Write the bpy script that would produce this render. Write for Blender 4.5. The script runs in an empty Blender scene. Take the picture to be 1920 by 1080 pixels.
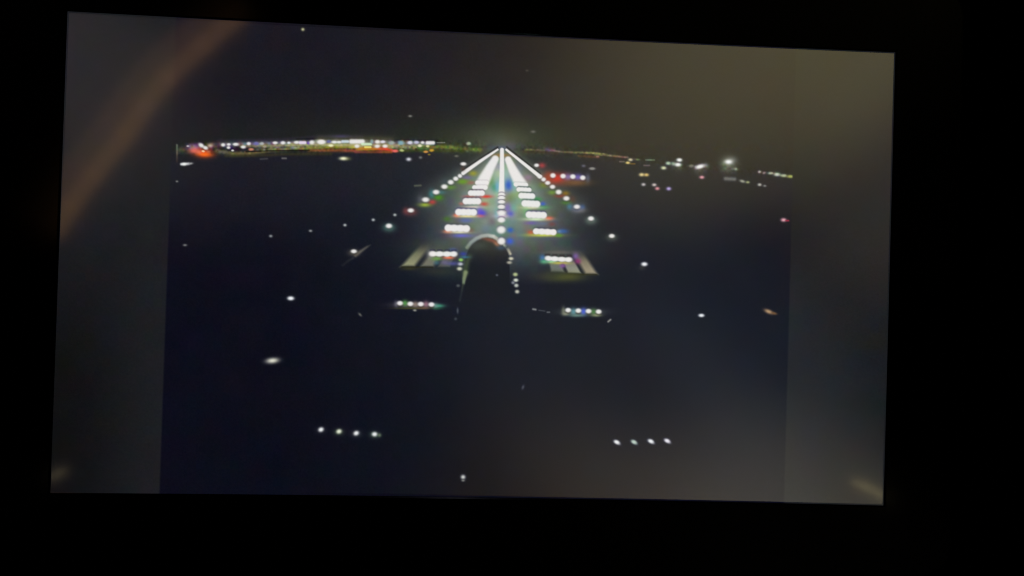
# A dark seat-back monitor showing the night view of an aircraft's forward camera: a lit runway ahead.
import bpy, math, random
import numpy as np
from mathutils import Matrix, Vector
S = bpy.context.scene
C = S.collection
random.seed(7)
rng = np.random.default_rng(11)

# ---------------------------------------------------------------- camera
F_PX = 1700.0                                   # focal length in pixels of the 1920 px wide photograph
RX, RY, RZ = -0.00896421, 0.06699219, -0.03031564
TR = Vector((-0.00892628, 0.00804614, -0.32098647))
PW, PH = 0.294, 0.294 * 9 / 16                  # lit panel, metres
BASE_Z = 1.12                                   # height of the panel's centre above the cabin floor
Rm = Matrix.Rotation(RX, 3, 'X') @ Matrix.Rotation(RY, 3, 'Y') @ Matrix.Rotation(RZ, 3, 'Z')
A = Matrix(((1, 0, 0), (0, 0, -1), (0, 1, 0)))  # panel axes -> world (x right, y up, z towards the viewer = -Y)
cam_d = bpy.data.cameras.new('camera'); cam = bpy.data.objects.new('camera', cam_d); C.objects.link(cam)
cam_d.sensor_width = 36; cam_d.lens = 36 * F_PX / 1920
cam_d.clip_start = .01; cam_d.clip_end = 50
cloc = A @ (-(Rm.transposed() @ TR)) + Vector((0, 0, BASE_Z))
cam.matrix_world = Matrix.Translation(cloc) @ (A @ Rm.transposed()).to_4x4()
S.camera = cam

# ---------------------------------------------------------------- world, view
w = bpy.data.worlds.new('World'); S.world = w; w.use_nodes = True
w.node_tree.nodes['Background'].inputs[0].default_value = (.02, .022, .03, 1)
w.node_tree.nodes['Background'].inputs[1].default_value = .01
S.view_settings.view_transform = 'Standard'
try: S.view_settings.look = 'None'
except Exception: pass
S.view_settings.exposure = 0; S.view_settings.gamma = 1
S.render.engine = 'CYCLES'; S.cycles.filter_width = 1.15

RmT = Rm.transposed(); ORG = -(RmT @ TR)
RN = np.array(RmT); ON = np.array(ORG)
def to_panel(px, py):
    """photo measurement (1920 x 1080) -> panel coordinates x, y in metres"""
    px = np.asarray(px, float); py = np.asarray(py, float)
    d = np.stack([(px - 960) / F_PX, -(py - 540) / F_PX, -np.ones_like(px)], -1) @ RN.T
    t = -ON[2] / d[..., 2]
    return ON[0] + d[..., 0] * t, ON[1] + d[..., 1] * t
def world(x, y, z): return Vector((x, -z, BASE_Z + y))

# ---------------------------------------------------------------- unseen lamps added for the panel's glare and reflections
def aim(o, loc, target, up='Y'):
    o.location = loc; o.rotation_euler = (Vector(target) - Vector(loc)).to_track_quat('-Z', up).to_euler()
def spot(name, loc, px, py, radius, rgb, power):
    """soft-edged unseen spot, added for glare; its pool of light falls on the panel round (px, py)"""
    d = bpy.data.lights.new(name, 'SPOT'); o = bpy.data.objects.new(name, d); C.objects.link(o)
    x, y = to_panel(px, py); t = world(float(x), float(y), 0)
    aim(o, world(*loc), t)
    dist = (world(*loc) - t).length
    d.spot_size = 2 * math.atan(radius / dist); d.spot_blend = 1; d.shadow_soft_size = .01
    d.energy = power; d.color = rgb
spot('added_glare_spot', (0.7, -0.6, 0.55), 1200, 1100, 0.055, (1.00, 0.57, 0.00), 25.7)  # unseen spots, added to lay pools of haze on the panel
spot('added_glare_spot', (0.62, 0.5, 0.5), 1500, 0, 0.070, (1.00, 0.90, 0.52), 47.9)
spot('added_glare_spot', (0.7, -0.6, 0.55), 1400, 1100, 0.055, (1.00, 0.93, 0.78), 24.8)
spot('added_glare_spot', (-0.75, 0.6, 0.55), 100, 100, 0.040, (1.00, 0.75, 0.67), 19.7)
spot('added_glare_spot', (0.7, -0.6, 0.55), 1200, 800, 0.055, (0.96, 1.00, 0.98), 16.7)
spot('added_glare_spot', (0.62, 0.5, 0.5), 1800, 250, 0.055, (1.00, 0.77, 0.50), 21.5)
spot('added_glare_spot', (0.0, 0.9, 0.55), 600, 450, 0.260, (0.75, 0.75, 1.00), 6.0)
spot('added_glare_spot', (0.7, -0.6, 0.55), 1600, 1100, 0.055, (1.00, 0.88, 0.61), 53.5)
spot('added_glare_spot', (0.7, -0.6, 0.55), 1400, 650, 0.040, (0.62, 0.82, 1.00), 19.9)
spot('added_glare_spot', (0.62, 0.5, 0.5), 1500, -150, 0.100, (1.00, 0.71, 0.00), 25.7)
spot('added_glare_spot', (0.1, -0.9, 0.55), 900, 800, 0.070, (0.58, 1.00, 0.98), 4.6)

def mirrored(px, py, dist):
    """where a lamp stands whose reflection the viewer finds at (px, py) on the glossy panel"""
    x, y = to_panel(px, py); P = Vector((float(x), float(y), 0)); d = (P - ORG).normalized()
    d.z = -d.z
    return P + d * dist
def strip(points, width_px, rgb, radiance, dist=.8, name='added_streak_lamp'):
    q = [mirrored(px, py, dist) for px, py in points]
    q = [world(*p) for p in q]
    for i, (a, b) in enumerate(zip(q, q[1:])):
        m = (a + b) / 2; L = (b - a).length * 1.04
        wd = width_px / F_PX * (.32 + dist)
        d = bpy.data.lights.new(name, 'AREA'); o = bpy.data.objects.new(name, d); C.objects.link(o)
        d.shape = 'RECTANGLE'; d.size = L; d.size_y = wd; d.color = rgb
        d.energy = radiance * math.pi * L * wd * 1.0
        X = (b - a).normalized(); Zt = (m - world(0, 0, 0)).normalized()
        Z = (Zt - X * Zt.dot(X)).normalized(); Y = Z.cross(X)
        M = Matrix((X, Y, Z)).transposed().to_4x4(); M.translation = m; o.matrix_world = M
strip([(462, 10), (442, 31), (382, 84), (315, 144), (272, 199), (236, 254), (176, 327), (131, 387), (96, 446)], 30, (1, .50, .16), .85)  # unseen area lamps, added so the panel reflects an orange streak
strip([(450, -2), (424, 20), (366, 72), (298, 130), (254, 186), (218, 240), (158, 313), (114, 373), (84, 424)], 66, (1, .50, .20), .42)  # wider, fainter added strip for the streak's soft side
strip([(1600, 903), (1622, 912), (1668, 936)], 6, (1, .84, .38), 5, name='added_glint_lamp')  # unseen lamps added for the glints in the bottom corners
strip([(90, 897), (122, 882)], 8, (1, .8, .45), 2.4, name='added_glint_lamp')

# ---------------------------------------------------------------- the picture the panel shows (display values 0..255)
Wd, Hd = 1920, 1080
YY, XX = np.mgrid[0:Hd, 0:Wd].astype(np.float32)
PANX, PANY = to_panel(XX, YY)
U = (PANX / PW + .5).astype(np.float32); V = (.5 - PANY / PH).astype(np.float32)    # 0..1 right, 0..1 down
def sm(a, b, x):
    t = np.clip((x - a) / (b - a), 0, 1); return t * t * (3 - 2 * t)
def noise(cell, seed, n=3):
    r = np.random.default_rng(seed); gh, gw = int(Hd / cell) + 3, int(Wd / cell) + 3
    g = r.standard_normal((gh, gw, n)).astype(np.float32)
    y = YY / cell; x = XX / cell; y0 = y.astype(int); x0 = x.astype(int)
    fy = (y - y0)[..., None]; fx = (x - x0)[..., None]
    fy = fy * fy * (3 - 2 * fy); fx = fx * fx * (3 - 2 * fx)
    return (g[y0, x0] * (1 - fx) + g[y0, x0 + 1] * fx) * (1 - fy) + (g[y0 + 1, x0] * (1 - fx) + g[y0 + 1, x0 + 1] * fx) * fy
def col(*c): return np.array(c, np.float32)
xl, _ = to_panel(315.7, 443); xr, _ = to_panel(1483, 452)
UL, UR = float(xl) / PW + .5, float(xr) / PW + .5
# horizon line of the picture
hor = np.interp(XX[0], [320, 480, 640, 800, 940, 1100, 1200, 1300, 1490], [286, 282, 280, 279, 282, 291, 302, 316, 332]).astype(np.float32)
dy = YY - hor[None, :]
sky = col(21, 20, 28) + (sm(-200, 0, dy)[..., None]) * col(3, 3, 0)
ground = col(25, 25, 33) + (col(6, 7, 20) - col(25, 25, 33)) * sm(0, 260, dy)[..., None]
img = np.where((dy < 0)[..., None], sky, ground).astype(np.float32)
wide = np.exp(-((XX - 940) / 330) ** 2 - ((YY - 430) / 260) ** 2)[..., None]
img += wide * col(11, 13, 12)
fade = np.exp(-((XX - 780) / 420) ** 2 - ((YY - 262) / 42) ** 2)[..., None]
img += fade * col(5, 8, 0) * (dy < 8)[..., None]

def region(x, y, r):
    return slice(max(0, int(y - r)), min(Hd, int(y + r) + 1)), slice(max(0, int(x - r)), min(Wd, int(x + r) + 1))
def cap_d(x, y, rx, ry, rot, sl):
    """distance in radii from a round-ended bar of half size rx, ry"""
    X = XX[sl] - x; Y = YY[sl] - y; c, s = math.cos(math.radians(rot)), math.sin(math.radians(rot))
    a = X * c + Y * s; b = -X * s + Y * c
    if rx > ry * 2.4:
        a = np.sign(a) * np.maximum(np.abs(a) - (rx - ry), 0); return np.sqrt(a * a + b * b) / ry
    return np.sqrt((a / rx) ** 2 + (b / ry) ** 2)
def over(sl, al, c): img[sl] += (np.array(c, np.float32) - img[sl]) * al[..., None]
def blob(x, y, rx, ry, c, k=.8, rot=0):
    """soft patch of colour: k is how far it covers at its middle"""
    sl = region(x, y, 3 * max(rx, ry)); X = XX[sl] - x; Y = YY[sl] - y
    cc, s = math.cos(math.radians(rot)), math.sin(math.radians(rot)); a = X * cc + Y * s; b = -X * s + Y * cc
    over(sl, k * np.exp(-.8 * ((a / rx) ** 2 + (b / ry) ** 2)), c)
PATCH = []                                        # what becomes a sub-part of the picture
def core(x, y, rx, ry, c, rot=0, p=5, k=1.0, name=None, label=None):
    sl = region(x, y, 2.2 * max(rx, ry) + 3)
    d = cap_d(x, y, rx, ry, rot, sl)
    over(sl, k * np.exp(-.693 * d ** p), c)
    if name: PATCH.append(('dot', name, x, y, rx, ry, rot, label))
def path(pts, wid, c, k=.9, p=3, name=None, label=None, grow=1.45):
    """a band along a polyline; wid is its half width (a number or one per point)"""
    pts = np.array(pts, float); ws = np.full(len(pts), wid, float) if np.isscalar(wid) else np.array(wid, float)
    cs = np.array(c, np.float32) if np.ndim(c) == 2 else np.tile(np.array(c, np.float32), (len(pts), 1))
    m = ws.max() * 2.6 + 2
    x0, x1 = int(max(0, pts[:, 0].min() - m)), int(min(Wd, pts[:, 0].max() + m))
    y0, y1 = int(max(0, pts[:, 1].min() - m)), int(min(Hd, pts[:, 1].max() + m))
    sl = (slice(y0, y1), slice(x0, x1)); X, Y = XX[sl], YY[sl]
    best = np.full(X.shape, 1e9, np.float32); bc = np.zeros(X.shape + (3,), np.float32)
    for i in range(len(pts) - 1):
        a, b = pts[i], pts[i + 1]; d = b - a; L2 = d @ d
        t = np.clip(((X - a[0]) * d[0] + (Y - a[1]) * d[1]) / L2, 0, 1)
        q = np.hypot(X - a[0] - t * d[0], Y - a[1] - t * d[1]) / (ws[i] + t * (ws[i + 1] - ws[i]))
        u = q < best; best[u] = q[u]; cc = cs[i] + t[..., None] * (cs[i + 1] - cs[i]); bc[u] = cc[u]
    al = k * np.exp(-.693 * best ** p)
    img[sl] += (bc - img[sl]) * al[..., None]
    if name: PATCH.append(('path', name, pts, ws * grow, None, None, None, label))
def poly(pts, cb, ct, k=1, soft=1.5, name=None, label=None):
    """four-sided stripe bottom-left, bottom-right, top-right, top-left; colour runs from its foot to its top"""
    P = np.array(pts, float); m = 6
    sl = (slice(int(P[:, 1].min() - m), int(P[:, 1].max() + m)), slice(int(P[:, 0].min() - m), int(P[:, 0].max() + m)))
    X, Y = XX[sl], YY[sl]; ins = np.full(X.shape, 1e9)
    for i in range(4):
        a, b = P[i], P[(i + 1) % 4]; n = np.array([(b - a)[1], -(b - a)[0]]); n /= np.linalg.norm(n)
        ins = np.minimum(ins, ((X - a[0]) * n[0] + (Y - a[1]) * n[1]))
    al = sm(-soft, soft, ins)
    t = np.clip((P[0, 1] - Y) / (P[0, 1] - P[3, 1]), 0, 1)
    fadek = 1 - sm(.45, 1.0, t)
    c = np.array(cb, float) + (np.array(ct, float) - np.array(cb, float)) * t[..., None]
    img[sl] += (c - img[sl]) * (al * k * fadek)[..., None]
    if name: PATCH.append(('poly', name, P, None, None, None, None, label))
def zone(x0, y0, s): return lambda x, y: (x0 + x / s, y0 + y / s)
zA, zB, zC = zone(320, 230, 6.353), zone(600, 230, 6.353), zone(840, 230, 6.353)
zD, zE, zF, zG, zH = zone(1100, 230, 6.355), zone(1290, 230, 5.4), zone(620, 380, 7.2), zone(820, 380, 7.2), zone(980, 380, 7.2)
zI, zJ, zK, zL, zM, zN, zO, zP = (zone(820, 500, 5.333), zone(640, 530, 8), zone(570, 770, 10.667), zone(1130, 790, 12),
                                  zone(300, 380, 3.1775), zone(1180, 380, 4.153), zone(700, 640, 3.6), zone(540, 30, 3.692))
WH = (232, 230, 228)

# light scattered over the runway
yy = np.clip(YY, 270, 560)
hw = np.interp(yy, [276, 300, 340, 380, 430, 470, 520], [10, 34, 78, 104, 124, 150, 150])
amp = np.interp(yy, [262, 276, 300, 350, 400, 440, 470, 500, 535], [0, .75, 1, .95, .80, .60, .40, .20, 0])
amp = np.where(YY < 276, .55 * np.exp(-((276 - YY) / 14) ** 2), amp)
glow = amp * np.exp(-np.abs((XX - 940) / hw) ** 2.6)
glow[YY > 540] = 0
img += glow[..., None] * (col(132, 152, 122))
img += glow[..., None] * (noise(13, 3) * col(11, 11, 12) + noise(27, 4) * col(5, 5, 6))
blob(935, 266, 90, 36, (68, 77, 55), .62); blob(938, 268, 42, 20, (84, 90, 80), .6)
for p_ in ([(855, 336), (800, 374)], [(1020, 336), (1080, 388)]):
    path(p_, 20, (92, 108, 96), .34, 2)
path([(930, 284), (865, 328)], 9, (96, 104, 96), .5, 2); path([(952, 284), (1012, 330)], 9, (96, 104, 96), .5, 2)

# ---- far lights along the horizon, left side
path([zA(*p) for p in [(560, 335), (740, 372), (950, 365), (1200, 325), (1500, 305), (1906, 285)]] + [zB(*p) for p in [(300, 285), (560, 285)]],
     3.6, [(95, 90, 75), (105, 100, 60), (110, 95, 55), (115, 112, 60), (125, 125, 60), (150, 145, 50), (165, 165, 50), (150, 140, 60)], .85, 2.4, 'horizon_glow', 'yellow green haze under the far white lamps')
path([zA(*p) for p in [(600, 262), (900, 255), (1250, 245), (1600, 240), (1906, 232)]] + [zB(*p) for p in [(300, 228), (620, 236), (900, 245), (1300, 250)]],
     4.0, (122, 122, 134), .8, 2)
path([zA(1650, 330), zB(200, 330), zB(430, 335)], 2.6, [(120, 75, 40), (150, 78, 42), (150, 75, 55)], .8, 2)
path([zB(*p) for p in [(460, 312), (640, 308), (760, 308), (850, 322)]], 3.6, [(190, 120, 35), (205, 120, 30), (235, 75, 45), (225, 60, 45)], .9, 2.4, 'amber_glow', 'orange and red glow low on the horizon')
path([zB(*p) for p in [(420, 350), (850, 350)]], 1.8, [(130, 60, 55), (170, 95, 35)], .7, 2)
path([zB(*p) for p in [(840, 290), (1150, 300), (1500, 288), (1700, 312), (1906, 322)]], 3.6, [(120, 135, 95), (90, 105, 45), (125, 130, 50), (88, 95, 45), (105, 115, 55)], .85, 2.2, 'horizon_glow')
path([zB(900, 335), zB(1250, 330), zB(1700, 335)], 2.2, (62, 72, 24), .6, 2)
path([zA(*p) for p in [(900, 347), (1100, 337), (1500, 330), (1650, 330)]], 1.1, (14, 10, 8), .8, 2)
path([zA(*p) for p in [(650, 395), (1000, 392), (1400, 375), (1906, 372)]], 2.6, (58, 54, 30), .6, 2)
path([zA(560, 215), zA(1300, 200), zB(0, 160), zB(500, 165)], 2.2, (48, 42, 58), .45, 2)
blob(*zB(250, 165), 14, 3, (60, 50, 96), .7)
path([zA(*p) for p in [(1500, 196), (1906, 188)]] + [zB(*p) for p in [(500, 190), (900, 205), (1400, 212)]], 1.2, (18, 14, 26), .7, 2)
for x, y, rx, ry, c in [(560, 200, 30, 30, (20, 24, 22)), (880, 210, 25, 25, (18, 18, 26)), (960, 210, 12, 14, (18, 20, 30))]:
    blob(*zB(x, y), rx / 6.35, ry / 6.35, c, .8)
blob(*zA(130, 320), 8, 5, (88, 84, 60), .8)
path([zA(75, 265), zA(75, 340), zA(75, 470)], 1.5, [(130, 126, 108), (112, 104, 88), (48, 38, 36)], .75, 2.4)
blob(*zA(530, 265), 9, 5, (82, 56, 58), .8)
for x, y, rx, ry, c, k in [(285, 300, 60, 40, (185, 105, 150), .9), (250, 290, 50, 25, (130, 110, 150), .7), (470, 275, 38, 24, (198, 190, 160), .9)]:
    blob(*zA(x, y), rx / 6.35, ry / 6.35, c, k)
rag = np.exp(-((YY - np.interp(XX, [330, 500, 620, 700, 800, 900], [276, 274, 271, 272, 273, 276])) / 9) ** 2) * sm(332, 345, XX) * (1 - .75 * sm(760, 900, XX))
img += rag[..., None] * (noise(5, 31) * col(8, 8, 10) + noise(9, 32) * col(6, 6, 8))
r4 = np.random.default_rng(9)
for _ in range(150):
    xx = r4.uniform(470, 800); yb = np.interp(xx, [470, 620, 800], [275, 269, 271]); t = r4.random()
    blob(xx, yb + r4.uniform(-7, 7), r4.uniform(2, 5), r4.uniform(1.2, 2.6), [(96, 92, 130), (170, 165, 100), (150, 158, 150), (110, 90, 140), (70, 76, 56), (190, 186, 176), (180, 130, 80)][r4.integers(7)], .42)
path([(452, 274), (520, 273), (600, 271), (700, 272), (800, 274)], 2.4, [(120, 116, 80), (168, 166, 104), (192, 188, 120), (196, 180, 120), (120, 124, 80)], .7, 2)
path([(600, 264), (700, 264), (735, 266)], 7, (124, 126, 84), .45, 2)
x, y = zA(395, 362); blob(x, y + .3, 15, 7, (240, 84, 28), .95, 4); blob(x + 1, y + 2.6, 11, 3.4, (252, 112, 26), .8, 4); blob(x - 9, y - 2, 5, 3, (236, 130, 110), .6); blob(x + 9, y - 3, 4, 2.4, (200, 120, 90), .6); PATCH.append(('dot', 'red_glow', x, y, 15, 8, 4, 'orange red glow at the left end of the far lights'))
blob(*zA(280, 335), 9, 4, (238, 110, 90), .8)
FAR_A = [(365, 270, 34, 22, WH, 30), (415, 300, 28, 20, WH, 20), (388, 340, 18, 11, (245, 205, 170), 10), (205, 280, 15, 9, (190, 180, 185), 0),
  (625, 265, 22, 18, WH, 0), (692, 260, 20, 14, WH, 0), (690, 297, 20, 16, WH, 0), (775, 258, 32, 16, WH, 0), (738, 332, 15, 10, (222, 222, 215), 0),
  (865, 290, 28, 17, WH, 0), (930, 250, 22, 17, WH, 0), (1020, 250, 30, 18, (112, 106, 165), 0), (1085, 250, 26, 14, (172, 176, 176), 0),
  (1245, 240, 28, 15, WH, 0), (1338, 240, 26, 18, WH, 0), (1408, 240, 18, 13, (225, 230, 235), 0), (1500, 235, 30, 16, WH, 0),
  (1572, 238, 44, 17, (228, 212, 236), 0), (1640, 242, 18, 17, (112, 82, 172), 0), (1682, 235, 28, 22, WH, 0), (1795, 230, 45, 25, WH, 0),
  (1885, 225, 25, 16, (96, 100, 145), 0), (960, 318, 30, 14, (205, 135, 105), 0), (1120, 285, 20, 14, (160, 150, 130), 0)]
for x, y, rx, ry, c, r in FAR_A:
    px, py = zA(x, y); core(px, py, rx / 6.1, ry / 6.1, c, r, 3.6, .97, 'far_light')
FAR_B = [(15, 230, 40, 20, WH), (170, 232, 32, 15, WH), (228, 232, 30, 14, (225, 225, 222)), (300, 225, 45, 15, (200, 212, 220)), (440, 225, 90, 25, WH),
  (555, 256, 62, 14, (200, 226, 192)), (130, 272, 28, 14, (236, 236, 190)), (440, 280, 28, 20, WH), (618, 225, 18, 22, (132, 160, 160)), (685, 228, 28, 20, WH),
  (748, 228, 28, 15, (222, 222, 235)), (850, 240, 34, 20, (152, 166, 160)), (962, 240, 30, 24, (130, 170, 182)), (1072, 238, 28, 19, (214, 214, 230)),
  (1150, 235, 28, 16, (194, 194, 220)), (1222, 237, 20, 14, WH), (1315, 240, 54, 20, WH), (1440, 238, 50, 7, (108, 108, 104)), (683, 280, 28, 18, WH),
  (775, 280, 28, 18, WH), (570, 292, 42, 11, (228, 215, 112)), (1190, 275, 22, 16, (228, 228, 192)), (1283, 280, 18, 14, (210, 210, 152)),
  (1770, 250, 26, 18, (165, 175, 150)), (1260, 347, 26, 13, (212, 152, 72)), (1330, 330, 25, 14, (200, 160, 52)), (895, 337, 34, 16, (240, 108, 100)),
  (975, 330, 25, 14, (182, 190, 122)), (1300, 380, 16, 9, (120, 110, 40))]
for x, y, rx, ry, c in FAR_B:
    px, py = zB(x, y); core(px, py, rx / 6.1, ry / 6.1, c, 0, 3.6, .97, 'far_light')
# scattered lamps on the dark ground
def lamps(z, s, lst, name='ground_light', p=2.4, k=1.0):
    for t in lst:
        x, y, rx, ry, c = t[:5]; px, py = z(x, y)
        core(px, py, rx / s, ry / s, c, t[5] if len(t) > 5 else 0, p, k, name)
lamps(zA, 6.35, [(170, 492, 56, 13, (205, 205, 212), -4), (237, 487, 26, 11, (150, 150, 152), -8), (1110, 432, 50, 9, (58, 58, 62), -4), (1352, 425, 32, 10, (92, 92, 90)), (75, 700, 14, 10, (112, 112, 112)), (160, 494, 26, 15, (240, 240, 240))])
blob(*zB(330, 430), 6, 3, (96, 100, 56), .7)
lamps(zB, 6.35, [(278, 427, 42, 18, (240, 240, 196)), (1057, 436, 26, 18, (212, 212, 218)), (1198, 415, 18, 14, (102, 106, 106)), (1625, 398, 22, 12, (95, 96, 86)), (1165, 750, 46, 11, (78, 82, 72), -3)])
lamps(zF, 7.2, [(193, 303, 20, 16, (168, 174, 174)), (575, 232, 20, 16, (168, 174, 174)), (867, 165, 20, 16, (168, 174, 174))])
lamps(zM, 3.18, [(660, 199, 9, 7, (135, 140, 142)), (897, 168, 9, 6, (140, 142, 145)), (149, 253, 11, 6, (108, 110, 110)), (1192, 667, 12, 6, (90, 90, 84), 45)])
x, y = zM(670, 941); core(x, y, 10.4, 4.4, (216, 216, 200), -6, 2.2, 1, 'ground_light', 'short pale bar alone on the dark ground')
lamps(zO, 3.6, [(606, 916, 14, 13, (202, 202, 200)), (606, 939, 11, 7, (112, 112, 110)), (1010, 310, 8, 15, (66, 69, 78), 20)])
lamps(zP, 3.69, [(103, 93, 10, 9, (180, 180, 138)), (846, 693, 12, 7, (115, 115, 110)), (1697, 801, 14, 8, (96, 96, 90)), (1655, 378, 10, 7, (58, 56, 54))])
lamps(zI, 5.33, [(597, 85, 11, 9, (96, 96, 102)), (970, 427, 22, 9, (120, 124, 124), 8), (1045, 440, 36, 6, (56, 59, 66), 8), (1110, 455, 18, 7, (84, 87, 92)), (1720, 540, 24, 8, (130, 130, 124), -40)])
lamps(zC, 6.35, [(1615, 515, 22, 14, (88, 88, 100)), (1718, 547, 27, 12, (150, 152, 150))])
# right horizon
path([zC(*p) for p in [(920, 325), (1130, 330), (1220, 332), (1400, 352), (1740, 362), (1906, 385)]] + [zD(*p) for p in [(100, 378), (260, 390), (400, 405), (490, 412)]],
     1.9, [(112, 112, 62), (98, 84, 74), (130, 112, 120), (92, 92, 62), (135, 132, 76), (96, 106, 62), (98, 102, 62), (120, 120, 85), (138, 106, 92), (105, 92, 82)], .85, 2.4, 'horizon_glow')
blob(*zC(1190, 322), 10, 4, (118, 106, 120), .6)
path([zC(1560, 395), zC(1790, 408)], 2.2, [(80, 62, 32), (98, 62, 46)], .7, 2)
path([zC(900, 340), zC(1300, 360)], 3, (66, 56, 40), .5, 2)
lamps(zD, 6.35, [(520, 442, 24, 15, (204, 192, 156)), (600, 440, 28, 12, (112, 112, 90)), (490, 478, 24, 13, (232, 202, 124)), (420, 465, 34, 8, (98, 88, 88)),
  (550, 490, 32, 8, (108, 82, 40)), (755, 445, 60, 9, (92, 92, 84)), (715, 510, 42, 10, (90, 76, 80)), (65, 547, 28, 12, (132, 132, 126)),
  (655, 620, 28, 18, (226, 202, 142)), (712, 622, 26, 17, (216, 182, 112)), (970, 485, 24, 17, (182, 200, 172)), (1035, 490, 27, 20, (150, 170, 152)),
  (918, 540, 28, 17, (216, 216, 176)), (1245, 518, 26, 13, (130, 136, 130)), (677, 737, 22, 16, (190, 180, 182)), (805, 741, 24, 16, (202, 186, 182)),
  (842, 785, 24, 17, (216, 142, 152)), (978, 787, 25, 18, (182, 162, 220)), (130, 405, 20, 8, (110, 90, 76))])
blob(*zD(1095, 525), 9, 8, (66, 76, 66), .7)
lamps(zD, 6.35, [(1105, 445, 32, 20, (236, 238, 236)), (1088, 500, 36, 21, (238, 240, 238))], 'flood_light', 3)
blob(*zE(120, 470), 10, 9, (88, 92, 80), .7); blob(*zE(185, 435), 5, 4, (106, 108, 106), .8)
blob(*zE(405, 420), 13, 13, (118, 124, 100), .85); blob(*zE(440, 380), 9, 6, (140, 142, 140), .6)
lamps(zE, 5.4, [(38, 438, 20, 11, (110, 116, 110)), (410, 397, 34, 20, (242, 244, 244)), (480, 470, 28, 13, (122, 120, 102)),
  (425, 570, 64, 18, (100, 100, 98), 3), (550, 593, 26, 13, (152, 152, 136), 15), (605, 603, 18, 11, (150, 150, 112)), (725, 628, 18, 13, (176, 176, 166)),
  (777, 640, 16, 10, (110, 115, 114)), (140, 553, 22, 14, (220, 152, 162)), (722, 498, 20, 12, (146, 150, 134)), (772, 508, 19, 11, (122, 127, 122), -15),
  (832, 512, 24, 12, (165, 170, 150)), (900, 523, 30, 17, (200, 205, 186)), (968, 536, 28, 13, (176, 180, 150)), (1038, 545, 32, 14, (168, 168, 92)),
  (968, 985, 25, 16, (226, 162, 176)), (1005, 992, 20, 7, (150, 42, 66))])
x, y = zE(120, 445); core(x, y, 8.4, 3.6, (240, 240, 240), -14, 3, 1, 'flood_light')
x, y = zN(1085, 848); core(x, y, 7.8, 3.4, (172, 142, 106), 22, 2.4, 1, 'ground_light', 'tan smear of light near the right edge of the picture')
x, y = zN(1128, 862); core(x, y, 5, 2.1, (118, 84, 52), 12, 2.4, .9)

# ---- threshold stripes lit on the runway's near end
def Q(z, *pts): return [z(*p) for p in pts]
poly(Q(zF, (958, 856), (1130, 856), (1400, 505), (1265, 510)), (158, 158, 122), (72, 78, 62), .95, 4.6, 'runway_stripe')
poly(Q(zF, (1215, 862), (1385, 862), (1560, 560), (1440, 560)), (142, 142, 120), (84, 88, 74), .8, 4.6, 'runway_stripe')
poly(Q(zF, (1450, 866), (1610, 866), (1700, 640), (1600, 640)), (112, 112, 96), (84, 88, 74), .6, 2.4, 'runway_stripe')
poly(Q(zH, (850, 962), (1006, 962), (765, 600), (640, 610)), (172, 158, 132), (84, 84, 70), .95, 4.6, 'runway_stripe')
poly(Q(zH, (615, 945), (785, 950), (640, 690), (500, 700)), (166, 168, 152), (96, 96, 86), .9, 2.4, 'runway_stripe')
poly(Q(zH, (385, 930), (560, 936), (500, 760), (350, 760)), (138, 142, 134), (104, 110, 104), .8, 3, 'runway_stripe')
blob(*zF(1500, 600), 34, 12, (92, 98, 78), .35); blob(*zH(480, 660), 34, 10, (92, 94, 80), .35)
path(Q(zF, (960, 868), (1380, 872)), 1.2, (22, 20, 6), .8, 2); path(Q(zH, (620, 966), (1000, 972)), 1.3, (26, 24, 8), .8, 2)
blob(*zF(1060, 890), 14, 3, (58, 56, 28), .7); blob(*zF(1450, 930), 30, 8, (50, 50, 42), .6)
blob(*zH(560, 1000), 36, 8, (84, 86, 38), .85); blob(*zH(400, 980), 20, 9, (48, 52, 42), .6)

# ---- the aircraft's own nose: darker round body over the runway, with a lit rim
nose = np.clip(1 - ((XX - 914) / 42) ** 2, 0, 1) ** .5
inn = sm(0, 4, YY - (492 - 48 * nose)) * (np.abs(XX - 914) < 42) * (1 - sm(0, 1, (YY - 530) / 60))
img += (col(15, 17, 26) + (col(48, 48, 42) - col(15, 17, 26)) * (1 - sm(450, 505, YY))[..., None] - img) * (inn * .85)[..., None]
blob(*zG(720, 505), 15, 3.4, (140, 82, 66), .8, 14); blob(*zG(560, 580), 16, 7, (70, 82, 72), .5); blob(*zG(800, 560), 6, 3, (196, 130, 96), .7, 40)
blob(*zG(860, 610), 8, 4, (60, 84, 108), .7)
path(Q(zG, (400, 604), (455, 535), (525, 482), (600, 450), (680, 440), (760, 455), (812, 492), (840, 530)), [3, 3, 3.1, 3.1, 3.1, 3.3, 3.2, 3],
     [(128, 142, 122), (142, 156, 148), (150, 162, 156), (165, 172, 165), (172, 176, 168), (205, 205, 195), (176, 172, 160), (200, 170, 140)], .92, 3, 'nose_rim', 'curved pale rim of the aircraft nose')
path(Q(zG, (905, 575), (940, 600), (960, 640), (985, 690)), 2.3, [(160, 168, 150), (66, 80, 78), (160, 160, 140), (196, 190, 160)], .85, 2.5, 'nose_rim')
path(Q(zG, (435, 725), (400, 800), (385, 900), (382, 945)), 4.5, [(62, 72, 50), (70, 78, 56), (62, 74, 48), (80, 90, 66)], .8, 2)
path(Q(zI, (282, 58), (268, 120), (262, 165)), [3.8, 3.4, 2.4], [(130, 142, 104), (128, 140, 104), (120, 136, 110)], .92, 3, 'nose_rim')
path(Q(zI, (258, 175), (240, 270), (225, 340)), 1.8, [(58, 66, 54), (34, 42, 48), (34, 40, 44)], .7, 2)
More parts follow.
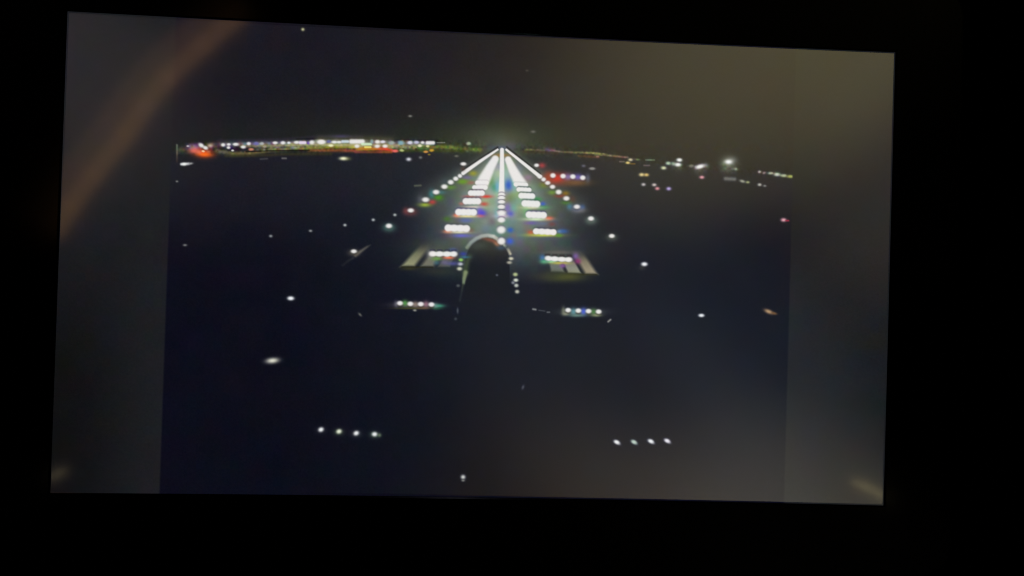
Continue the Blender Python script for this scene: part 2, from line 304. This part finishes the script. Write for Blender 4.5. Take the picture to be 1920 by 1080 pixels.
lamps(zI, 5.33, [(208, 190, 18, 14, (72, 76, 78)), (203, 440, 10, 28, (66, 70, 76)), (183, 522, 14, 14, (52, 56, 64)),
  (780, 78, 22, 17, (178, 190, 138)), (785, 135, 22, 16, (214, 220, 204)), (757, 160, 16, 14, (122, 126, 134)), (790, 188, 20, 17, (188, 194, 184)), (798, 250, 20, 17, (186, 184, 170))], 'nose_light', 3)
lamps(zG, 7.2, [(318, 772, 28, 20, (146, 200, 92)), (310, 828, 32, 20, (202, 204, 204)), (300, 892, 32, 22, (206, 206, 184)), (995, 755, 30, 19, (206, 204, 178)), (972, 808, 32, 19, (166, 164, 148)), (805, 978, 16, 14, (74, 78, 92))], 'nose_light', 3)

# ---- colour fringes of the video picture
FR = [(zC, 6.35, [(500, 700, 50, 60, (84, 130, 62), .6), (722, 745, 42, 60, (52, 92, 192), .85), (560, 770, 40, 45, (62, 146, 104), .75), (300, 605, 40, 25, (152, 152, 52), .8),
   (790, 740, 25, 60, (110, 190, 160), .6), (590, 760, 25, 60, (120, 170, 220), .6), (640, 390, 90, 18, (150, 115, 62), .8), (455, 880, 55, 15, (214, 62, 52), .85), (430, 970, 38, 20, (200, 66, 60), .7), (255, 880, 60, 14, (200, 90, 90), .6), (160, 965, 25, 16, (190, 110, 100), .6),
   (300, 1006, 90, 12, (226, 210, 190), .8), (380, 1060, 30, 40, (122, 92, 202), .8), (1065, 912, 45, 20, (62, 142, 82), .85), (1130, 970, 28, 22, (62, 92, 192), .85),
   (1140, 1008, 60, 18, (64, 140, 84), .7), (1000, 1012, 90, 12, (214, 214, 180), .8), (955, 650, 40, 25, (152, 122, 150), .6), (830, 620, 40, 40, (112, 122, 152), .4),
   (1140, 745, 45, 28, (110, 132, 50), .7), (1240, 832, 40, 22, (112, 152, 60), .75), (1402, 842, 35, 22, (140, 110, 32), .75), (1330, 872, 50, 18, (152, 62, 52), .65),
   (1412, 952, 50, 22, (72, 122, 50), .75), (1480, 912, 35, 35, (90, 62, 52), .6), (1450, 1000, 26, 28, (70, 124, 144), .75), (1602, 1010, 24, 26, (62, 92, 140), .75),
   (1565, 1045, 60, 22, (122, 112, 100), .7), (180, 700, 60, 25, (110, 140, 60), .7), (30, 770, 60, 25, (100, 150, 50), .6), (230, 655, 50, 18, (120, 105, 150), .7),
   (275, 715, 45, 20, (160, 88, 88), .6), (640, 300, 120, 20, (72, 80, 120), .45), (740, 270, 60, 35, (96, 96, 110), .4), (740, 900, 60, 60, (100, 120, 60), .5)]),
  (zB, 6.35, [(1410, 890, 45, 30, (72, 136, 32), .85), (1250, 978, 56, 20, (150, 172, 60), .9), (1338, 945, 35, 22, (190, 62, 60), .8), (1330, 850, 28, 42, (62, 140, 142), .6),
   (1440, 830, 50, 20, (70, 130, 130), .55), (1700, 702, 45, 22, (102, 152, 42), .75), (1195, 915, 28, 40, (100, 100, 112), .5), (1485, 700, 40, 30, (66, 76, 84), .5), (1020, 1050, 25, 30, (110, 56, 62), .7)]),
  (zG, 7.2, [(605, 142, 45, 35, (84, 72, 202), .85), (580, 180, 45, 16, (190, 80, 100), .7), (262, 172, 34, 20, (230, 110, 90), .9), (400, 184, 110, 15, (240, 222, 150), .9), (390, 240, 80, 28, (92, 102, 172), .7),
   (130, 220, 40, 26, (72, 112, 40), .7), (142, 388, 50, 20, (214, 124, 92), .85), (300, 400, 110, 14, (226, 222, 180), .8), (330, 446, 100, 20, (102, 102, 192), .85), (455, 375, 35, 28, (130, 90, 80), .5),
   (985, 150, 38, 34, (82, 92, 190), .8), (985, 370, 36, 30, (52, 92, 182), .85), (980, 520, 40, 36, (62, 92, 202), .9), (950, 70, 40, 60, (122, 96, 186), .6), (862, 182, 70, 22, (222, 190, 222), .8),
   (800, 150, 30, 60, (120, 182, 190), .5), (1505, 212, 48, 20, (222, 92, 72), .9), (1330, 224, 130, 18, (206, 228, 186), .9), (1270, 275, 70, 18, (112, 92, 162), .7), (1420, 282, 70, 20, (96, 112, 140), .6), (1550, 290, 40, 26, (116, 62, 62), .6),
   (1262, 405, 38, 28, (192, 92, 62), .8), (1430, 438, 170, 18, (192, 202, 82), .9), (1640, 442, 40, 20, (82, 142, 50), .85), (1655, 388, 35, 18, (120, 160, 190), .8), (1705, 386, 50, 24, (50, 92, 152), .8), (1450, 490, 150, 18, (72, 84, 100), .5)]),
  (zF, 7.2, [(1440, 757, 60, 22, (104, 152, 72), .85), (1590, 742, 60, 18, (232, 116, 84), .9), (1650, 640, 45, 25, (82, 104, 170), .6), (1790, 692, 38, 22, (52, 62, 150), .8),
   (1650, 822, 70, 22, (82, 82, 150), .7), (1540, 805, 50, 30, (112, 102, 142), .6), (1430, 812, 30, 24, (66, 112, 122), .6), (1815, 735, 50, 14, (62, 122, 160), .6), (1340, 690, 34, 45, (150, 154, 150), .6)]),
  (zH, 7.2, [(268, 745, 32, 34, (72, 112, 170), .8), (285, 795, 40, 24, (82, 162, 124), .8), (390, 798, 60, 16, (152, 222, 172), .8), (510, 815, 100, 16, (192, 182, 84), .85), (540, 852, 32, 22, (130, 82, 152), .85),
   (715, 722, 32, 38, (122, 92, 162), .75), (745, 790, 32, 28, (140, 52, 112), .8), (480, 672, 170, 18, (104, 96, 92), .6)]),
  (zJ, 8, [(1090, 335, 230, 34, (112, 106, 100), .8), (955, 305, 35, 34, (82, 144, 72), .9), (1110, 325, 35, 32, (142, 124, 112), .8), (1272, 325, 35, 38, (152, 112, 126), .8), (1460, 348, 70, 22, (62, 142, 112), .9), (1410, 350, 35, 34, (110, 150, 140), .7),
   (1040, 384, 190, 10, (72, 72, 30), .8), (1230, 378, 80, 14, (108, 84, 66), .8), (825, 318, 26, 36, (104, 104, 112), .8), (1440, 390, 60, 10, (30, 84, 54), .7)]),
  (zI, 5.33, [(1460, 452, 150, 26, (108, 114, 110), .8), (1362, 450, 26, 28, (92, 142, 152), .85), (1462, 448, 26, 28, (72, 92, 202), .9), (1562, 452, 26, 26, (72, 122, 62), .8), (1262, 440, 16, 32, (126, 130, 110), .7), (1285, 472, 30, 14, (142, 142, 120), .8), (1400, 488, 60, 12, (112, 144, 134), .7), (1592, 486, 40, 12, (142, 150, 112), .8)]),
]
for z, s, lst in FR:
    for x, y, rx, ry, c, k in lst:
        px, py = z(x, y); blob(px, py, rx / s * 1.12, ry / s * 1.12, c, min(1, k * 1.12))
# glide slope row beside the runway
blob(*zC(1300, 665), 20, 9, (206, 52, 40), .95); blob(*zC(1200, 650), 7, 10, (150, 70, 44), .8); blob(*zC(1430, 650), 8, 6, (132, 116, 176), .9); blob(*zC(1547, 655), 8, 6, (116, 100, 196), .9)
blob(*zC(1520, 715), 24, 6, (118, 82, 50), .85); blob(*zC(1665, 660), 4, 7, (100, 104, 124), .7)
blob(*zC(1120, 510), 6, 4.5, (176, 62, 66), .85);
# dark blue top edge and the two solid wedges of touchdown lights
def bar(z, s, x, y, rx, ry, rot=2, edge=(44, 38, 92), name='touchdown_light_bar', ke=.75):
    px, py = z(x, y); rx /= s; ry /= s
    core(px, py - 2.3, rx, ry, edge, rot, 5, ke)
    core(px, py, rx, ry * .96, WH, rot, 6, 1, name)
    for q in (-1, -.34, .34, 1):
        a = math.radians(rot); t = q * (rx - ry); core(px + t * math.cos(a), py + t * math.sin(a), ry * .98, ry * 1.0, WH, 0, 5, 1)
path(Q(zC, (563, 432), (500, 540), (440, 660), (405, 728)), [6.5, 8.4, 11, 11.6], WH, 1, 7, 'touchdown_light_row', 'run of touchdown bars merged into one white wedge, left', 1.1)
path(Q(zC, (716, 440), (772, 560), (830, 670), (875, 738)), [6, 8.2, 10, 10.6], WH, 1, 7, 'touchdown_light_row', 'run of touchdown bars merged into one white wedge, right', 1.1)
for x, y, rx, ry in [(405, 715, 78, 24), (380, 772, 90, 25), (338, 838, 98, 31), (285, 935, 108, 35)]: bar(zC, 6.35, x, y, rx, ry, 0, (60, 40, 60), ke=.75 if y > 800 else .12)
for x, y, rx, ry in [(868, 738, 84, 22), (905, 798, 87, 26), (938, 872, 98, 33), (987, 965, 110, 37)]: bar(zC, 6.35, x, y, rx, ry, 3, (40, 60, 60), ke=.75 if y > 750 else .12)
bar(zG, 7.2, 388, 128, 144, 42, 1); bar(zG, 7.2, 270, 345, 168, 44, 2, (52, 56, 66))
bar(zG, 7.2, 1335, 165, 140, 42, 2); bar(zG, 7.2, 1450, 392, 156, 38, 3, (40, 44, 60))
# centreline
path(Q(zC, (643, 322), (643, 560), (640, 700), (638, 830)), [3.6, 4.2, 4.7, 5.4], WH, 1, 7, 'centreline_light_row', 'far centreline lamps merged into one white line', 1.1)
for x, y, rx, ry in [(638, 858, 42, 26), (637, 895, 43, 22), (637, 943, 42, 22), (635, 1002, 42, 26), (636, 1062, 52, 24)]:
    px, py = zC(x, y); core(px, py - 1.6, rx / 6.35, ry / 6.35, (70, 60, 80), 0, 6, .6); core(px, py, rx / 6.35, ry / 6.35, WH, 0, 6, 1, 'centreline_light')
for x, y, rx, ry in [(866, 142, 54, 36), (865, 232, 50, 36), (862, 366, 58, 50), (866, 520, 50, 48)]:
    px, py = zG(x, y); core(px, py - 2, rx / 7.2, ry / 7.2, (60, 50, 80), 0, 6, .6); core(px, py, rx / 7.2, ry / 7.2, WH, 0, 5, 1, 'centreline_light')
# runway edge lines that merge towards the vanishing point
path(Q(zC, (592, 305), (420, 422), (190, 590)), 1.2, (30, 32, 34), .6, 2)
path([(p[0], p[1] - 4.6) for p in Q(zC, (592, 320), (180, 590))], 1.6, (34, 36, 38), .8, 3)
path([(p[0] + 1, p[1] - 4.6) for p in Q(zC, (695, 320), (1090, 635))], 1.6, (34, 36, 38), .8, 3)
path(Q(zC, (592, 320), (400, 448), (180, 602)), [1.7, 2.8, 3.5], WH, 1, 6, 'edge_light_row', 'far edge lamps merged into one white line, left side', 1.15)
path(Q(zC, (695, 322), (900, 486), (1095, 642)), [1.9, 2.9, 3.5], WH, 1, 6, 'edge_light_row', 'far edge lamps merged into one white line, right side', 1.15)
def edge(px, py, rx, ry, halo=None, name='edge_light'):
    if halo:
        blob(px, py + ry * .75, rx * 1.75, ry * 1.6, halo, .85)
        core(px, py + ry * .75, rx * .75, ry * .7, (24, 22, 22), 0, 3, .7)
    else:
        core(px, py + ry * .6, rx * .9, ry * .8, (24, 26, 24), 0, 3, .55)
    core(px, py, rx, ry, WH, 0, 4, 1, name)
for x, y, rx, ry in [(1667, 635, 25, 23), (1617, 668, 30, 25), (1558, 710, 34, 27), (1482, 763, 37, 27), (1383, 828, 38, 27)]:
    edge(*zB(x, y), rx / 6.35, ry / 6.35)
edge(*zB(1258, 918), 42 / 6.35, 28 / 6.35); edge(770.2, 394.6, 5.7, 3.8, (124, 66, 64)); edge(729.2, 423.6, 5.7, 4.2, (84, 128, 116))
path(Q(zF, (335, 715), (395, 665), (490, 598), (540, 570)), [2.6, 2.6, 2, 1.2], [(96, 90, 78), (108, 104, 92), (80, 78, 74), (40, 40, 44)], .8, 2.4, 'slip_road_edge')
path(Q(zF, (160, 850), (230, 790), (300, 750)), 2, [(30, 31, 38), (34, 36, 42), (44, 46, 50)], .7, 2.2)
edge(*zF(313, 657), 5.4, 3.5, (92, 86, 76))
x, y = zM(779, 570); blob(x, y, 8, 6, (30, 34, 42), .5); core(x, y, 5.8, 3.4, (240, 242, 246), 0, 3, 1, 'edge_light')
for x, y, rx, ry in [(1095, 645, 28, 22), (1138, 677, 27, 24), (1187, 718, 31, 23), (1245, 765, 31, 24), (1318, 827, 34, 28), (1410, 903, 36, 26)]:
    edge(*zC(x, y), rx / 6.35, ry / 6.35)
edge(*zC(1055, 508), 4.4, 3.2)
edge(*zH(732, 56), 5.6, 4.0, (96, 110, 140)); edge(*zH(922, 215), 5.3, 4.1, (110, 130, 118)); edge(*zH(1203, 450), 5.2, 3.7, (84, 94, 84))
x, y = zH(1610, 880); blob(x, y, 6, 4, (60, 60, 56), .6); x, y = zH(1643, 830); core(x, y, 5.4, 3.4, (240, 242, 244), 0, 3, 1, 'edge_light')
x, y = zN(561, 878); core(x, y, 5.2, 3, (232, 234, 240), 0, 3, 1, 'edge_light')
edge(*zB(1708, 492), 5.4, 3.2); x, y = zB(1700, 550); blob(x, y, 4, 4, (84, 60, 52), .6)
# rows of four separate lamps
def four(z, s, pts, rx, ry, under=True, name='approach_light', p=4.5):
    for x, y in pts:
        px, py = z(x, y)
        if under: core(px, py + ry / s * .7, rx / s * .9, ry / s * .8, (40, 34, 20), 0, 4, .7)
        core(px, py, rx / s, ry / s, WH, 0, p, 1, name)
for x, y in [(1375, 650), (1475, 650), (1575, 652), (1665, 652)]: core(*zF(x, y - 6), 5.4, 2, (40, 40, 62), 0, 3, .7)
core(*zF(1525, 692), 22, 3.6, WH, 0, 5, .9); four(zF, 7.2, [(1375, 690), (1470, 692), (1570, 694), (1665, 693)], 46, 36, False)
for x, y in [(335, 705), (435, 710), (530, 716), (630, 716)]: core(*zH(x, y), 5.2, 2, (46, 36, 40), 0, 3, .7)
core(*zH(485, 762), 21, 3.6, WH, 3, 5, .9); four(zH, 7.2, [(342, 750), (432, 757), (528, 765), (625, 768)], 44, 32, False)
four(zJ, 8, [(880, 308), (1035, 318), (1192, 322), (1352, 328)], 43, 33); four(zI, 5.33, [(1308, 435), (1410, 440), (1512, 445), (1613, 450)], 28, 22)
x, y = zJ(1102, 415); core(x, y, 3, 1.7, (150, 150, 138), 0, 2.4, 1)
for x, y, r, hc in [(340, 378, -25, (40, 40, 48)), (700, 415, -20, (52, 70, 52)), (1045, 450, -25, (58, 62, 62)), (1412, 470, 0, (66, 84, 68))]:
    px, py = zK(x, y); blob(px, py + 1, 8.5, 6, hc, .85)
    core(px, py, 4.6, 3.7, (236, 238, 238) if x != 700 else (222, 230, 205), r, 2.8, 1, 'approach_light')
x, y = zK(1510, 490); blob(x, y, 3, 3, (112, 130, 102), .8)
for x, y, c in [(318, 468, (238, 240, 240)), (705, 465, (188, 206, 194)), (1085, 448, (238, 240, 242)), (1452, 438, (232, 230, 240))]:
    px, py = zL(x, y); core(px + 1.6, py + 1.4, 5.4, 2.8, tuple(v * .7 for v in c), 32, 2.6, .9); core(px - .4, py - .3, 5, 3.2, c, 20, 2.6, 1, 'approach_light')
for x, y, lab in [(1250, 630, 'white lamp over red glow at the left of the glide slope row'), (1370, 637, None), (1487, 643, None), (1605, 656, None)]:
    px, py = zC(x, y); core(px, py + 3, 4, 3, (70, 26, 40), 0, 3, .6); core(px, py, 5, 4.3, WH, 0, 4.5, 1, 'glide_slope_light', lab)

hb = np.exp(-((YY - hor[None, :] + 4) / 13) ** 2) * sm(1, 60, np.abs(XX - 940))
img *= 1 + (hb * (1 - sm(110, 190, img.max(2))))[..., None] * (.13 * noise(4, 41, 1) + .05 * noise(3, 42) + .06 * noise(9, 43))
# side bars of the panel beside the 4:3 picture, video blocks and grain
inside = sm(UL - .0012, UL + .0012, U) * (1 - sm(UR - .0012, UR + .0012, U))
barc = col(26, 27, 30) * (1 - .62 * sm(.13, .0, U) * sm(.35, .85, V))[..., None]      # the backlight is weaker at this corner
img = img * inside[..., None] + barc * (1 - inside[..., None])
bl = np.random.default_rng(5).standard_normal((Hd // 16 + 1, Wd // 16 + 1, 3)).astype(np.float32)
bl = np.repeat(np.repeat(bl, 16, 0), 16, 1)[:Hd, :Wd]
img += noise(40, 21) * col(1.3, .8, 1.1) + bl * col(.55, .35, .6) + noise(2.0, 23, 1) * .9 + noise(3.2, 24) * col(.5, .35, .6)
img = np.clip(img, 0, 255) / 255
LIN = np.where(img <= .04045, img / 12.92, ((img + .055) / 1.055) ** 2.4).astype(np.float32)
def sample(px, py):
    px = np.clip(px, 0, Wd - 1.01); py = np.clip(py, 0, Hd - 1.01); x0 = px.astype(int); y0 = py.astype(int); fx = (px - x0)[..., None]; fy = (py - y0)[..., None]
    return (LIN[y0, x0] * (1 - fx) + LIN[y0, x0 + 1] * fx) * (1 - fy) + (LIN[y0 + 1, x0] * (1 - fx) + LIN[y0 + 1, x0 + 1] * fx) * fy

# ---------------------------------------------------------------- materials
def new_mat(name):
    m = bpy.data.materials.new(name); m.use_nodes = True; return m, m.node_tree, m.node_tree.nodes['Principled BSDF']
screen_mat, nt, pb = new_mat('lit_display')
at = nt.nodes.new('ShaderNodeAttribute'); at.attribute_name = 'shown'
nt.links.new(at.outputs['Color'], pb.inputs['Emission Color']); pb.inputs['Emission Strength'].default_value = 1
pb.inputs['Base Color'].default_value = (.04, .04, .04, 1); pb.inputs['Roughness'].default_value = .075; pb.inputs['IOR'].default_value = 1.5
def dark(name, rgb, rough, spec, scale=900, bump=.03):
    m, nt, pb = new_mat(name)
    n = nt.nodes.new('ShaderNodeTexNoise'); n.inputs['Scale'].default_value = scale; tc = nt.nodes.new('ShaderNodeTexCoord')
    nt.links.new(tc.outputs['Object'], n.inputs['Vector'])
    r = nt.nodes.new('ShaderNodeMapRange'); r.inputs['To Min'].default_value = rough * .85; r.inputs['To Max'].default_value = min(1, rough * 1.15)
    nt.links.new(n.outputs['Fac'], r.inputs['Value']); nt.links.new(r.outputs['Result'], pb.inputs['Roughness'])
    b = nt.nodes.new('ShaderNodeBump'); b.inputs['Strength'].default_value = bump; b.inputs['Distance'].default_value = .0002
    nt.links.new(n.outputs['Fac'], b.inputs['Height']); nt.links.new(b.outputs['Normal'], pb.inputs['Normal'])
    pb.inputs['Base Color'].default_value = (*rgb, 1); pb.inputs['Specular IOR Level'].default_value = spec
    return m
bezel_mat = dark('black_bezel_plastic', (.0002, .0002, .0002), .10, .05, 900, .0)
shell_mat = dark('black_housing_plastic', (.0003, .0003, .0003), .6, .02)
back_mat = dark('dark_backdrop', (.0003, .0003, .0003), .8, .005, 300)

# ---------------------------------------------------------------- mesh helpers
def link(name, me, parent, mat, label=None):
    o = bpy.data.objects.new(name, me); C.objects.link(o); me.materials.append(mat)
    if parent: o.parent = parent
    if label: o['label'] = label
    return o
def mesh(name, v, f):
    me = bpy.data.meshes.new(name); me.from_pydata([tuple(p) for p in v], [], f); me.update(); return me
def paint(me, rgb):
    a = me.color_attributes.new('shown', 'FLOAT_COLOR', 'POINT')
    buf = np.ones((len(me.vertices), 4), np.float32); buf[:, :3] = rgb; a.data.foreach_set('color', buf.ravel())
def grid_mesh(name, px, py, depth=0.0):
    """regular grid of photo measurements (rows x columns) -> mesh on the panel; local axes: x right, y towards the back, z up"""
    h, wd = px.shape; x, y = to_panel(px, py)
    v = np.stack([x, np.full_like(x, -depth), y], -1).reshape(-1, 3)
    i = (np.arange(h - 1)[:, None] * wd + np.arange(wd - 1)[None, :]).ravel()
    q = np.stack([i, i + wd, i + wd + 1, i + 1], 1)
    me = bpy.data.meshes.new(name); me.vertices.add(len(v)); me.vertices.foreach_set('co', v.astype(np.float32).ravel())
    me.loops.add(q.size); me.loops.foreach_set('vertex_index', q.astype(np.int32).ravel())
    me.polygons.add(len(q)); me.polygons.foreach_set('loop_start', (np.arange(len(q)) * 4).astype(np.int32))
    me.update(calc_edges=True)
    paint(me, sample(px.reshape(-1), py.reshape(-1))); return me

# ---------------------------------------------------------------- background
def box(v, f, x0, x1, y0, y1, z0, z1):
    n = len(v); v += [(x, y, z) for z in (z0, z1) for x, y in ((x0, y0), (x1, y0), (x1, y1), (x0, y1))]
    f += [(n, n + 3, n + 2, n + 1), (n + 4, n + 5, n + 6, n + 7), (n, n + 1, n + 5, n + 4), (n + 1, n + 2, n + 6, n + 5), (n + 2, n + 3, n + 7, n + 6), (n + 3, n, n + 4, n + 7)]
v, f = [], []; box(v, f, -.9, .9, .075, .10, BASE_Z - .6, BASE_Z + .6)
bk = link('background', mesh('background', v, f), None, back_mat); bk['kind'] = 'structure'

# ---------------------------------------------------------------- the monitor
mon = bpy.data.objects.new('display_monitor', None); C.objects.link(mon); mon.location = (0, 0, BASE_Z); mon.empty_display_size = .1
mon['label'] = 'glossy black framed display screen glowing in the dark with a night runway picture'; mon['category'] = 'monitor'

def rrect(hx, hz, r, n=10, off=(0, 0)):
    out = []
    for cx, cz, a0 in ((hx - r, hz - r, 0), (-hx + r, hz - r, 90), (-hx + r, -hz + r, 180), (hx - r, -hz + r, 270)):
        for k in range(n + 1):
            a = math.radians(a0 + 90 * k / n); out.append((cx + r * math.cos(a) + off[0], cz + r * math.sin(a) + off[1]))
    return out
TOPB = lambda t: 2.4 * 4 * t * (1 - t); BOTB = lambda t: -4.0 * 4 * t * (1 - t)
TL, TRc, BR, BL = (126.7, 21.3), (1678.6, 98.3), (1656.4, 947.8), (94, 924)
def edge_pts(a, b, bow, n):
    return [(a[0] + (b[0] - a[0]) * t, a[1] + (b[1] - a[1]) * t + bow(t)) for t in np.linspace(0, 1, n)]
top = edge_pts(TL, TRc, TOPB, 41); bot = edge_pts(BL, BR, BOTB, 41)
opening_px = top + edge_pts(TRc, BR, lambda t: 0, 21)[1:] + bot[::-1][1:] + edge_pts(BL, TL, lambda t: 0, 21)[1:-1]
opening = [tuple(float(c) for c in to_panel(px, py)) for px, py in opening_px]
def ring_from(loops):
    """skin closed loops of equal length, each a list of (x, y, z)"""
    v = [p for L in loops for p in L]; n = len(loops[0]); f = []
    for k in range(len(loops) - 1):
        for i in range(n):
            j = (i + 1) % n; f.append((k * n + i, k * n + j, (k + 1) * n + j, (k + 1) * n + i))
    return v, f
def outer_match(hx, hz, r, n_pts, off=(0, 0)):
    """points of a rounded rectangle at the same bearings as the opening's points"""
    out = []
    for x, z in n_pts:
        s = min(hx / max(abs(x), 1e-9), hz / max(abs(z), 1e-9)); X, Z = x * s, z * s
        ax, az = abs(X) - (hx - r), abs(Z) - (hz - r)
        if ax > 0 and az > 0:
            l = math.hypot(ax, az); X = math.copysign(hx - r + ax / l * r, X); Z = math.copysign(hz - r + az / l * r, Z)
        out.append((X + off[0], Z + off[1]))
    return out
HX, HZ = PW / 2 + .026, PH / 2 + .026
o1 = outer_match(HX, HZ, .012, opening)
o2 = outer_match(HX - .0015, HZ - .0015, .0105, opening)
def y_(L, y): return [(x, y, z) for x, z in L]
def grow(L, d): return [(x + math.copysign(d, x) * (abs(x) > .14), z + math.copysign(d, z) * (abs(z) > .07)) for x, z in L]
v, f = ring_from([y_(opening, .0006), y_(opening, -.0005), y_(grow(opening, .0005), -.0009), y_(o2, -.0009), y_(o1, .0006), y_(o1, .012)])
be = link('bezel', mesh('bezel', v, f), mon, bezel_mat)
# housing behind the bezel, tapering, with a rounded edge
L = [y_(rrect(HX + .0005, HZ + .0005, .0125), .010), y_(rrect(HX + .0005, HZ + .0005, .0125), .022), y_(rrect(HX - .004, HZ - .004, .012), .030), y_(rrect(HX - .03, HZ - .03, .012), .036)]
v, f = ring_from(L); n = len(L[0]); f.append(tuple(range(3 * n, 4 * n))); f.append(tuple(range(n - 1, -1, -1)))
link('housing', mesh('housing', v, f), mon, shell_mat)
v, f = [], []; box(v, f, -.05, .05, .036, .0745, -.04, .04)
link('mount', mesh('mount', v, f), mon, shell_mat)

# the lit panel: the camera picture in the middle, a blank bar each side
def uv_cols(u0, u1, n):
    """photo measurements of a block of the panel between two fractions of its width"""
    us = np.linspace(u0, u1, n); rows = np.linspace(0, 1, 720)
    x0p, x1p = np.array(TL)[0], np.array(TRc)[0]
    xu = (us - .5) * PW
    tp = np.array(top); bp = np.array(bot); tx, _ = to_panel(tp[:, 0], tp[:, 1]); bx, _ = to_panel(bp[:, 0], bp[:, 1])
    T = np.stack([np.interp(xu, tx, tp[:, 0]), np.interp(xu, tx, tp[:, 1])], -1); B = np.stack([np.interp(xu, bx, bp[:, 0]), np.interp(xu, bx, bp[:, 1])], -1)
    G = T[None] + (B - T)[None] * rows[:, None, None]
    return G[..., 0], G[..., 1]
eL = (float(to_panel(*TL)[0]) / PW + .5); eR = (float(to_panel(*TRc)[0]) / PW + .5)
for a, b, nn in ((eL, UL, 120), (UR, eR, 120)):
    px, py = uv_cols(a, b, nn); link('side_bar', grid_mesh('side_bar', px, py), mon, screen_mat)
px, py = uv_cols(UL, UR, 960)
pic = link('camera_picture', grid_mesh('camera_picture', px, py), mon, screen_mat, 'night runway and far lamps seen from an aircraft')

LIFT = .00004
def seg_d(X, Y, pts, ws):
    best = np.full(X.shape, 1e9)
    for i in range(len(pts) - 1):
        a, b = pts[i], pts[i + 1]; d = b - a; t = np.clip(((X - a[0]) * d[0] + (Y - a[1]) * d[1]) / (d @ d), 0, 1)
        best = np.minimum(best, np.hypot(X - a[0] - t * d[0], Y - a[1] - t * d[1]) / (ws[i] + t * (ws[i + 1] - ws[i])))
    return best
LX, RXX = (UL - .5) * PW + .0001, (UR - .5) * PW - .0001
for kind, name, a, b, rx, ry, rot, lab in PATCH:
    # a fine lattice of small faces covering the piece, coloured from the same picture
    if kind == 'dot':
        m = 1.2 * max(rx, ry) + 2; c, s_ = math.cos(math.radians(rot)), math.sin(math.radians(rot)); x0, x1, y0, y1 = a - m, a + m, b - m, b + m
        def ins(X, Y):
            u = (X - a) * c + (Y - b) * s_; v_ = -(X - a) * s_ + (Y - b) * c
            if rx > ry * 2.4: u = np.maximum(np.abs(u) - (rx - ry), 0); return np.hypot(u, v_) / ry < 1.15
            return np.hypot(u / rx, v_ / ry) < 1.15
    elif kind == 'path':
        m = b.max() + 2; x0, x1, y0, y1 = a[:, 0].min() - m, a[:, 0].max() + m, a[:, 1].min() - m, a[:, 1].max() + m
        ins = lambda X, Y: seg_d(X, Y, a, b) < .8
    else:
        x0, x1, y0, y1 = a[:, 0].min(), a[:, 0].max(), a[:, 1].min(), a[:, 1].max()
        def ins(X, Y):
            ok = np.ones(X.shape, bool)
            for i in range(4):
                p, q = a[i], a[(i + 1) % 4]; ok &= ((X - p[0]) * (q - p)[1] - (Y - p[1]) * (q - p)[0]) > 0
            return ok
    st = .5 if kind == 'dot' and max(rx, ry) < 5 else 1.0
    gx = np.arange(math.floor(x0), math.ceil(x1) + st, st); gy = np.arange(math.floor(y0), math.ceil(y1) + st, st)
    GX, GY = np.meshgrid(gx, gy); cx, cy = GX[:-1, :-1] + st / 2, GY[:-1, :-1] + st / 2
    panx, _ = to_panel(cx, cy); keep = ins(cx, cy) & (panx > LX) & (panx < RXX)
    jj, ii = np.nonzero(keep); wn = len(gx)
    if not len(jj): continue
    quads = np.stack([jj * wn + ii, (jj + 1) * wn + ii, (jj + 1) * wn + ii + 1, jj * wn + ii + 1], 1)
    used, inv = np.unique(quads, return_inverse=True); inv = inv.reshape(-1, 4)
    P = np.stack([GX.ravel()[used], GY.ravel()[used]], -1)
    x, y = to_panel(P[:, 0], P[:, 1])
    me = mesh(name, [(float(p), -LIFT, float(q_)) for p, q_ in zip(x, y)], inv.tolist())
    LIFT += 2e-8
    paint(me, sample(P[:, 0], P[:, 1])); link(name, me, pic, screen_mat, lab)
